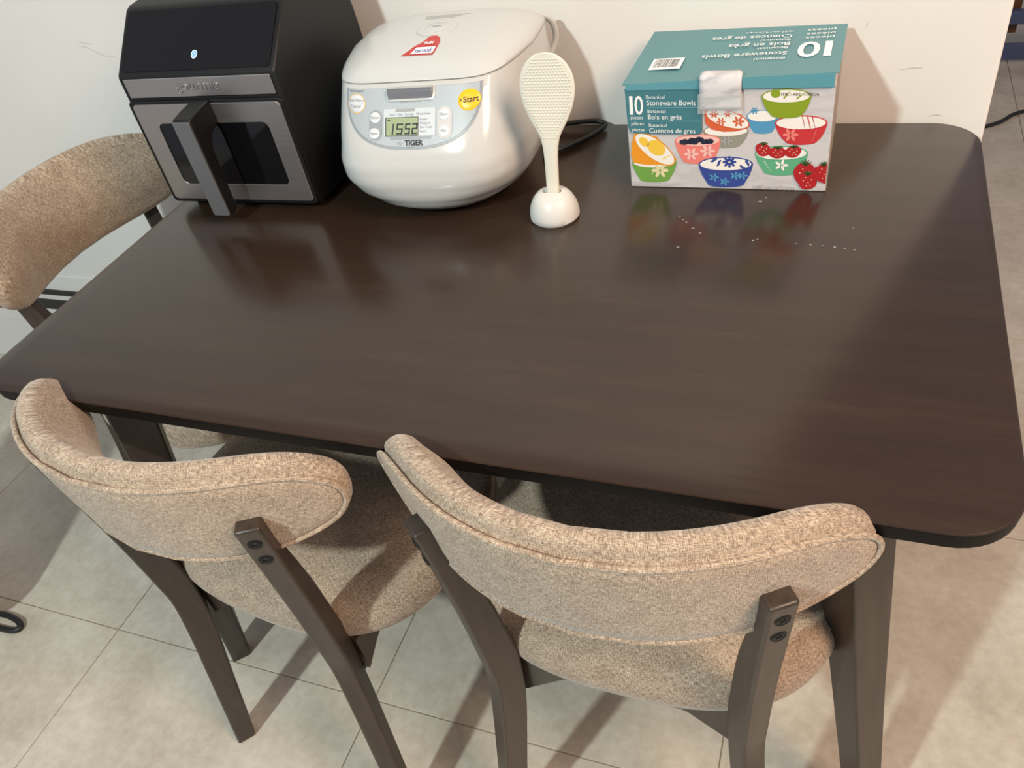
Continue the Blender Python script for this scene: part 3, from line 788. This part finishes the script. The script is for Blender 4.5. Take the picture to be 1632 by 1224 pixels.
# ================================================================== BOWL BOX
BW, BD, BH = 0.260, 0.192, 0.143
bx = empty('bowl_box', (0.150, 0.1725, H), math.radians(-0.4))
tag(bx, 'teal and white cardboard box printed with colourful stoneware bowls, lid slightly lifted', 'box')
bm = bmesh.new(); box(bm, 0, BW, 0, BD, 0, BH); obj('carton', bm, [MARBLE], bx, smooth=False, bevel=0.0015)
bm = bmesh.new(); t_ = 0.0007
box(bm, BW, BW+t_, 0.001, BD, 0.001, BH-0.001); obj('side_print', bm, pmat('side print grey', (0.34, 0.27, 0.22), 0.6), bx, smooth=False)
# artwork coordinates: picture fractions of the front face
F = lambda x, y, d: (x*BW, -0.0003-d, y*BH)
def ax(cx, cy):
    xl = 90+(cy-430)*0.031; xr = 1470-(cy-430)*0.102; u_ = (cx-xl)/(xr-xl)
    return u_, 1-(cy-430-0*u_)/(645+40*u_)
art = []
art_mats = []
def mi_of(m):
    if m not in art_mats: art_mats.append(m)
    return art_mats.index(m)
bm = bmesh.new(); LV = [0]
def shape(pts, m, lvl): flat(bm, [ax(*q) for q in pts], F, 0.00012*lvl, mi_of(m))
C_ = {k: pc('print '+k, v) for k, v in dict(orange=(212, 98, 60), coral=(232, 128, 118), grey=(148, 146, 132), blue=(84, 150, 190), lime=(134, 156, 36), red=(198, 54, 58), amber=(232, 150, 40), green=(112, 160, 72), mint=(96, 170, 128), cobalt=(56, 74, 148), ivory=(240, 234, 226), berry=(38, 42, 62), straw=(176, 34, 40), leaf=(52, 84, 40), sun=(238, 196, 70), pinkin=(240, 190, 180), shade=(166, 160, 160), seed=(225, 215, 170)).items()}
def bowl(cx, ry_, w, rh, h, col, lvl, inner='ivory', foot=0.62):
    # flat drop under the bowl, body, rim ellipse, inside ellipse
    y0 = ry_
    left = [(cx-w/2, y0), (cx-w/2*0.97, y0+h*0.2), (cx-w/2*0.88, y0+h*0.52), (cx-w/2*0.74, y0+h*0.82), (cx-w/2*foot, y0+h)]
    rightp = [(2*cx-x, y) for x, y in reversed(left)]
    bot = [(cx-w/2*foot*math.cos(a), y0+h+rh*0.45*math.sin(a)) for a in [PI*k/10 for k in range(1, 10)]]
    shape(left+bot+rightp, C_[col], lvl)
    shape(ellipse(cx, y0, w/2, rh), C_[col], lvl+1)
    shape(ellipse(cx, y0, w/2*0.94, rh*0.84), C_[inner], lvl+2)
def flower(cx, cy, r, col, lvl, n=6, sy=0.8):
    for k in range(n):
        a = 2*PI*k/n
        shape(ellipse(cx+r*0.6*math.cos(a), cy+r*0.6*sy*math.sin(a), r*0.42, r*0.2, 10, rot=a), C_[col], lvl)
def stalk(x0, y0, x1, y1, col, lvl, w=4):
    dx, dy = x1-x0, y1-y0; L = math.hypot(dx, dy); nx, ny = -dy/L*w/2, dx/L*w/2
    shape([(x0+nx, y0+ny), (x1+nx*0.4, y1+ny*0.4), (x1-nx*0.4, y1-ny*0.4), (x0-nx, y0-ny)], C_[col], lvl)
# back row: blue, lime, red, grey with orange tilted on it
bowl(1015, 610, 205, 40, 95, 'blue', 1); flower(965, 575, 26, 'blue', 5)
bowl(1255, 655, 325, 48, 120, 'red', 2, foot=0.6); flower(1190, 730, 50, 'coral', 6); stalk(1300, 620, 1320, 700, 'coral', 6); stalk(1350, 700, 1320, 780, 'coral', 6)
for k in range(3): stalk(1265+30*k, 615, 1280+32*k, 690, 'straw', 6, 5)
bowl(1165, 488, 310, 45, 115, 'lime', 9, foot=0.62); shape(ellipse(1100, 470, 30, 26), C_['lime'], 13); stalk(1150, 500, 1190, 460, 'lime', 13, 10); stalk(1230, 505, 1275, 470, 'lime', 13, 10)
bowl(775, 700, 300, 40, 95, 'grey', 2, foot=0.62); flower(780, 765, 40, 'shade', 6)
shape([(632, 560), (640, 650), (680, 690), (760, 706), (840, 704), (900, 690), (930, 660), (880, 600), (760, 560)], C_['orange'], 6)
shape(ellipse(785, 625, 152, 56, rot=0.28), C_['orange'], 7); shape(ellipse(787, 624, 142, 48, rot=0.28), C_['ivory'], 8)
for x, y, r in ((700, 590, 32), (745, 640, 30), (790, 590, 28), (860, 640, 40)): flower(x, y, r, 'orange', 9)
stalk(850, 620, 880, 670, 'orange', 9)
# middle: coral with berries, mint with strawberries
bowl(585, 760, 312, 42, 140, 'coral', 3, 'pinkin', 0.64); flower(540, 850, 50, 'pinkin', 6); flower(650, 830, 50, 'pinkin', 6)
random.seed(3)
for k in range(26):
    x = 480+k*7.8+random.uniform(-4, 4); y = 772-random.uniform(0, 26)*(1-abs(k-13)/16)
    shape(ellipse(x, y, 17, 16, 12), C_['berry'], 8+k % 3)
bowl(1130, 850, 335, 50, 128, 'mint', 3, foot=0.66); flower(1130, 930, 44, 'ivory', 6, 5); stalk(1020, 900, 1060, 970, 'ivory', 6)
def berry(cx, cy, rx, ry_, lvl, rot=0):
    pts = []
    for k in range(24):
        a = 2*PI*k/24; x, y = rx*math.cos(a)*(1-0.22*max(0, math.sin(a))), ry_*math.sin(a)
        pts.append((cx+x*math.cos(rot)-y*math.sin(rot), cy+x*math.sin(rot)+y*math.cos(rot)))
    shape(pts, C_['straw'], lvl)
    for dx, dy in ((-0.4, -0.1), (0.1, 0.1), (0.45, -0.2), (-0.1, 0.5), (-0.15, -0.45), (0.3, 0.45)):
        shape(ellipse(cx+dx*rx, cy+dy*ry_, 4, 4, 6), C_['seed'], lvl+1)
    for k in range(5):
        a = -PI/2+(k-2)*0.5; stalk(cx+0.1*rx, cy-ry_*0.75, cx+0.1*rx+math.cos(a)*rx*0.6, cy-ry_*0.75+math.sin(a)*ry_*0.5, 'leaf', lvl+2, 12)
berry(1015, 825, 52, 44, 8, 0.5); berry(1105, 845, 62, 38, 9); berry(1205, 840, 55, 38, 10, -0.3)
# front row: green under amber, cobalt, strawberries
bowl(280, 905, 315, 40, 120, 'green', 3, foot=0.66); flower(320, 960, 60, 'seed', 6); stalk(260, 990, 300, 930, 'seed', 6)
shape([(128, 760), (118, 860), (135, 905), (230, 922), (330, 920), (420, 905), (438, 885), (300, 730), (180, 715)], C_['amber'], 7)
shape(ellipse(283, 815, 170, 72, rot=0.62), C_['amber'], 8); shape(ellipse(288, 815, 158, 62, rot=0.62), C_['ivory'], 9)
shape(ellipse(300, 805, 66, 48, rot=0.5), C_['sun'], 10); shape(ellipse(215, 765, 40, 26, rot=0.7), C_['sun'], 10); stalk(340, 880, 410, 850, 'sun', 10, 8)
bowl(768, 920, 362, 50, 140, 'cobalt', 3, foot=0.66)
flower(795, 905, 46, 'cobalt', 7, 8); 
for x, y, a in ((680, 900, 0.6), (720, 925, 1.2), (870, 935, -0.5), (905, 900, -1.0)):
    for k in range(3): shape(ellipse(x+14*k*math.cos(a), y-14*k*math.sin(a), 13, 6, 10, rot=-a+0.7), C_['cobalt'], 7)
for x, y in ((690, 1010), (760, 1040), (830, 1000), (880, 1000)): flower(x, y, 34, 'blue', 7, 5)
berry(1275, 990, 72, 80, 9, 0.2); berry(1290, 1040, 60, 60, 11, 0.6); berry(1390, 985, 52, 66, 8, 0.3)
shape([(1340, 940), (1420, 950), (1420, 1060), (1380, 1050), (1350, 1010)], C_['straw'], 7)
# clip print to the face
for v in bm.verts: v.co.x = min(max(v.co.x, 0.001), BW-0.001); v.co.z = min(max(v.co.z, 0.001), BH-0.001)
obj('printed_picture', bm, art_mats, bx, smooth=False)
# teal caption block with lettering
bm = bmesh.new()
def fpts(l): return [ax(*q) for q in l]
CM_ = [TEALFRONT, WHITEINK, pc('thin rule', (120, 170, 180)), INK, GREYINK]
flat(bm, fpts([(92, 425), (618, 425), (620, 690), (612, 710), (590, 718), (150, 705), (120, 695), (105, 665)]), F, 0.0022, 0)
cap_o = obj('caption_block', bm, CM_, bx, smooth=False)
FT = lambda x, y, d: F(x, y, d)
CAPH = 0.73
def ft(s, c0, c1, cy, cap, bold=0.0, mi=1, d=0.0026):
    """one printed line: from artwork column c0 to c1, baseline row cy, capital height in rows"""
    u0, v0 = ax(c0, cy); u1, _ = ax(c1, cy); b_ = bmesh.new()
    mp = lambda x, y, d_: (x, -0.0003-d_, y)
    text2d(b_, s, u0*BW, v0*BH, 0.01, mp, d, mi, 'LEFT', bold, -0.012, fit=((u1-u0)*BW, cap/660*BH, 0.01*CAPH))
    obj('printed_text', b_, CM_, cap_o, smooth=False)
ft('1', 124, 148, 583, 122, 0.0001); ft('0', 160, 220, 583, 122, 0.0001)
for k, w in enumerate(('pieces', 'pièces', 'piezas')): ft(w, 130+2*k, 217+3*k, 613+k*39, 24)
for k, (a, b, a1, b1, cp_) in enumerate((('Botanical', 'Stoneware Bowls', 370, 580, 34), ('Botanical', 'Bols en grès', 374, 484, 32), ('Botanical', 'Cuencos de gres', 380, 574, 32))):
    ft(a, 243+k*6, a1, 487+k*88, 22); ft(b, 245+k*6, b1, 528+k*87, cp_, 0.00004)
for y in (541, 627):
    bm = bmesh.new(); flat(bm, fpts([(245, y), (605, y+3), (605, y+6), (245, y+3)]), F, 0.0026, 2); obj('rule_line', bm, CM_, cap_o, smooth=False)
ft('ITM. / ART. 1798136', 1135, 1365, 482, 19, 0.0, 3)
ft('12.07 cm / 4.75 in/po', 945, 1212, 1083, 23, 0.0, 4)
for k in range(2): ft('Dishwasher and microwave safe stoneware', 118, 455-60*k, 1040+k*14, 8, 0.0, 4)
# lid: hinged at the back, lifted and a little higher at the right
LZ0, LZ1 = 0.1455, 0.1600
def lid_z(x, y):
    f_ = 1-y/BD
    return BH+0.0015 + (0.0035+0.010*x/BW)*f_
LMAP = lambda x, y, d: (x, y, lid_z(x, y)+0.0016+d)
bm = bmesh.new()
v = []
for z_ in (0.0, 0.0016):
    for x, y in ((-0.003, -0.002), (BW+0.002, -0.002), (BW+0.003, BD+0.001), (-0.002, BD+0.001)): v.append(bm.verts.new((x, y, lid_z(x, y)+z_)))
for q in ((0,3,2,1),(4,5,6,7),(0,1,5,4),(1,2,6,5),(2,3,7,6),(3,0,4,7)): bm.faces.new([v[i] for i in q])
ld = obj('lid', bm, TEAL, bx, smooth=False, bevel=0.0006)
# front tuck flap below the fold
bm = bmesh.new(); v = []
for y_ in (-0.0032, -0.0016):
    for x in (0.002, 0.13, BW-0.002):
        zt_ = lid_z(x, 0)+0.0006; v.append((x, y_, zt_)); v.append((x, y_-0.0004, BH-0.001))
vv = [bm.verts.new(c) for c in v]
for k in (0, 2): bm.faces.new((vv[k], vv[k+1], vv[k+3], vv[k+2])); bm.faces.new((vv[6+k], vv[8+k], vv[9+k], vv[7+k]))
for a, b in ((0, 6), ): pass
bm.faces.new((vv[0], vv[2], vv[8], vv[6])); bm.faces.new((vv[2], vv[4], vv[10], vv[8])); bm.faces.new((vv[1], vv[7], vv[9], vv[3])); bm.faces.new((vv[3], vv[9], vv[11], vv[5])); bm.faces.new((vv[0], vv[6], vv[7], vv[1])); bm.faces.new((vv[4], vv[5], vv[11], vv[10]))
obj('tuck_flap', bm, pmat('blue teal card', (0.10, 0.30, 0.36), 0.35), ld, smooth=False)
# lid lettering, upside down as seen from the front
bm = bmesh.new()
def lt_(s, xr, xl, y, cap, bold=0.0): text2d(bm, s, xr, y, 0.01, LMAP, 0.0004, 0, 'LEFT', bold, PI, fit=(xr-xl, cap, 0.01*CAPH))
lt_('1', 0.2485, 0.2395, 0.118, 0.062, 0.0001); lt_('0', 0.2345, 0.207, 0.118, 0.062, 0.0001)
for k, w in enumerate(('pieces', 'pièces', 'piezas')): lt_(w, 0.249, 0.213, 0.141+k*0.0165, 0.011)
for a, b, xl, y, y2 in (('Botanical', 'Stoneware Bowls', 0.086, 0.064, 0.086), ('Botanical', 'Bols en grès', 0.116, 0.105, 0.123), ('Botanical', 'Cuencos de gres', 0.089, 0.138, 0.155)):
    lt_(a, 0.194, 0.156, y, 0.009); lt_(b, 0.195, xl, y2, 0.014, 0.00004)
lt_('12.07 cm / 4.75 in/po', 0.195, 0.132, 0.171, 0.007)
obj('lid_lettering', bm, WHITEINK, ld, smooth=False)
bm = bmesh.new()
flat(bm, [(0.022, 0.042), (0.064, 0.042), (0.064, 0.082), (0.022, 0.082)], LMAP, 0.0004, 0)
random.seed(11); x = 0.026
while x < 0.060:
    w = random.choice((0.0004, 0.0006, 0.001)); flat(bm, [(x, 0.050), (x+w, 0.050), (x+w, 0.078), (x, 0.078)], LMAP, 0.0006, 1); x += w+random.choice((0.0005, 0.0008, 0.0012))
obj('barcode_sticker', bm, [WHITEINK, INK], ld, smooth=False)
# marble tab folded over the front
bm = bmesh.new()
TZ = lid_z(0.12, 0)+0.0016
tabp = [(0.097, 0.028), (0.099, 0.031)] + []
def tab_pt(x, t, d):
    # t<0 on the lid side, t>0 hanging down the front
    if t < 0: return (x, -0.004-d-t*0.55, TZ-0.0005+d-t*0.12+0.004)
    return (x, -0.0045-d-0.0015*math.sin(min(1, t/0.03)*PI), TZ+0.0035-t)
grid = []
for k in range(13):
    t = -0.022+0.064*k/12
    e = 0.004 if k == 0 else (0.0012 if k == 1 else 0)
    grid.append([bm.verts.new(tab_pt(0.0985+e+(0.0515-2*e)*i/8, t, 0)) for i in range(9)])
for a, b in zip(grid[:-1], grid[1:]):
    for i in range(8): bm.faces.new((a[i], a[i+1], b[i+1], b[i]))
tb_ = obj('closing_tab', bm, MARBLETAB, ld); sm = tb_.modifiers.new('solid', 'SOLIDIFY'); sm.thickness = 0.001; sm.offset = 1
TAPE = pmat('clear tape', (0.9, 0.92, 0.93), 0.15, Alpha=0.16)
bm = bmesh.new(); box(bm, 0.096, 0.152, -0.0072, -0.0068, 0.111, 0.137); obj('clear_tape', bm, TAPE, ld, smooth=False)

# ================================================================== WATER DROPLETS
WATER = pmat('water', (1, 1, 1), 0.02, Transmission_Weight=1.0, IOR=1.33)
bm = bmesh.new(); lathe(bm, [(0.0026, 0.0), (0.0027, 0.0004), (0.0022, 0.0010), (0.0013, 0.0014), (0.0004, 0.0015)], 14)
drops = [((0.331, 0.140), 1.3), ((0.337, 0.151), 0.7), ((0.333, 0.047), 1.0), ((0.338, 0.050), 0.6), ((0.244, 0.024), 1.0), ((0.255, 0.069), 1.1), ((0.266, 0.058), 0.9), ((0.244, 0.083), 0.7), ((0.239, 0.089), 0.7), ((0.233, 0.097), 0.6), ((0.401, 0.043), 0.7), ((0.415, 0.042), 0.6), ((0.429, 0.040), 0.9), ((0.440, 0.038), 0.8), ((0.451, 0.036), 0.8), ((0.385, 0.044), 0.6), ((0.448, 0.084), 0.6)]
d0 = None
for (x, y), s in drops:
    if d0 is None: d0 = obj('water_droplet', bm, WATER); d = d0
    else: d = d0.copy(); COL.objects.link(d)
    d.location = (x, y, H+0.0001); d.scale = (s*0.75, s*0.68, s*0.7)
    if y > 0.13: lab = 'largest water droplet, close to the front of the bowl box' if s > 1 else 'small water droplet touching the largest droplet by the bowl box'
    elif x > 0.38: lab = 'water droplet set apart above the right-hand row of droplets' if y > 0.08 else 'tiny water droplet in the right-hand row on the tabletop'
    elif x > 0.3: lab = 'water droplet midway between the two trails of droplets' if s > 0.8 else 'tiny water droplet beside the midway droplet'
    else: lab = 'single water droplet below the slanting trail at the left' if y < 0.03 else 'tiny water droplet in the slanting trail below the box front'
    tag(d, lab, 'water droplet', 'water droplets on the tabletop')

# ================================================================== LEFT EDGE: black looped foot of a stand
st = empty('floor_stand', (-1.22, -0.40, 0))
tag(st, 'black looped tubular foot of a stand on the floor at the left edge', 'stand')
bm = bmesh.new()
loop = [(0.02, 0.022, 0.007), (0.09, 0.030, 0.010), (0.135, 0.026, 0.010), (0.152, 0.016, 0.007), (0.142, 0.005, 0.007), (0.10, 0.002, 0.007), (0.04, 0.004, 0.007), (0.0, 0.012, 0.007)]
tube(bm, catmull(loop, 8, True), 0.0065, 10, True); obj('foot', bm, CABLE, st)
bm = bmesh.new(); tube(bm, [(0.02, 0.022, 0.01), (0.01, 0.02, 0.14)], 0.011, 10); obj('unseen_post', bm, CABLE, st)
bm = bmesh.new(); lathe(bm, [(0.11, 0.13), (0.13, 0.14), (0.14, 0.5), (0.135, 0.62), (0.10, 0.63)], 36); obj('unseen_drum', bm, pmat('grey drum', (0.3, 0.3, 0.3), 0.5), st)  # stem and body are unseen, added above the foot to cast the floor shadow

# ================================================================== BEYOND THE WALL END
fc = empty('floor_cable', (0.9, 1.95, 0)); tag(fc, 'black cable running across the floor tiles behind the wall end', 'cable')
bm = bmesh.new(); tube(bm, catmull([(-0.5, -0.26, 0.006), (-0.06, -0.037, 0.006), (0.06, 0.074, 0.006), (0.35, 0.21, 0.006), (0.9, 0.3, 0.006)], 8), 0.006, 8); obj('cord', bm, CABLE, fc)
ch = empty('metal_bench', (0.75, 2.45, 0)); tag(ch, 'blue painted metal bench frame with brown wooden board beyond the wall end', 'bench')
for z0, z1 in ((0.015, 0.065), (0.135, 0.180)):
    bm = bmesh.new(); box(bm, -0.1, 1.3, -0.03, 0.0, z0, z1); obj('cross_bar', bm, BLUEMETAL, ch, smooth=False, bevel=0.004)
for x in (-0.1, 1.27):
    bm = bmesh.new(); box(bm, x, x+0.03, -0.03, 0.0, 0.0, 0.43); obj('leg', bm, BLUEMETAL, ch, smooth=False, bevel=0.004)
    bm = bmesh.new(); box(bm, x, x+0.03, 0.37, 0.40, 0.0, 0.43); obj('leg', bm, BLUEMETAL, ch, smooth=False, bevel=0.004)
bm = bmesh.new(); box(bm, -0.06, 0.205, 0.02, 0.04, 0.09, 0.42); obj('wooden_panel', bm, BROWNWOOD, ch, smooth=False, bevel=0.003)
bm = bmesh.new(); box(bm, -0.12, 1.32, -0.05, 0.42, 0.43, 0.455); obj('seat_board', bm, BROWNWOOD, ch, smooth=False, bevel=0.004)
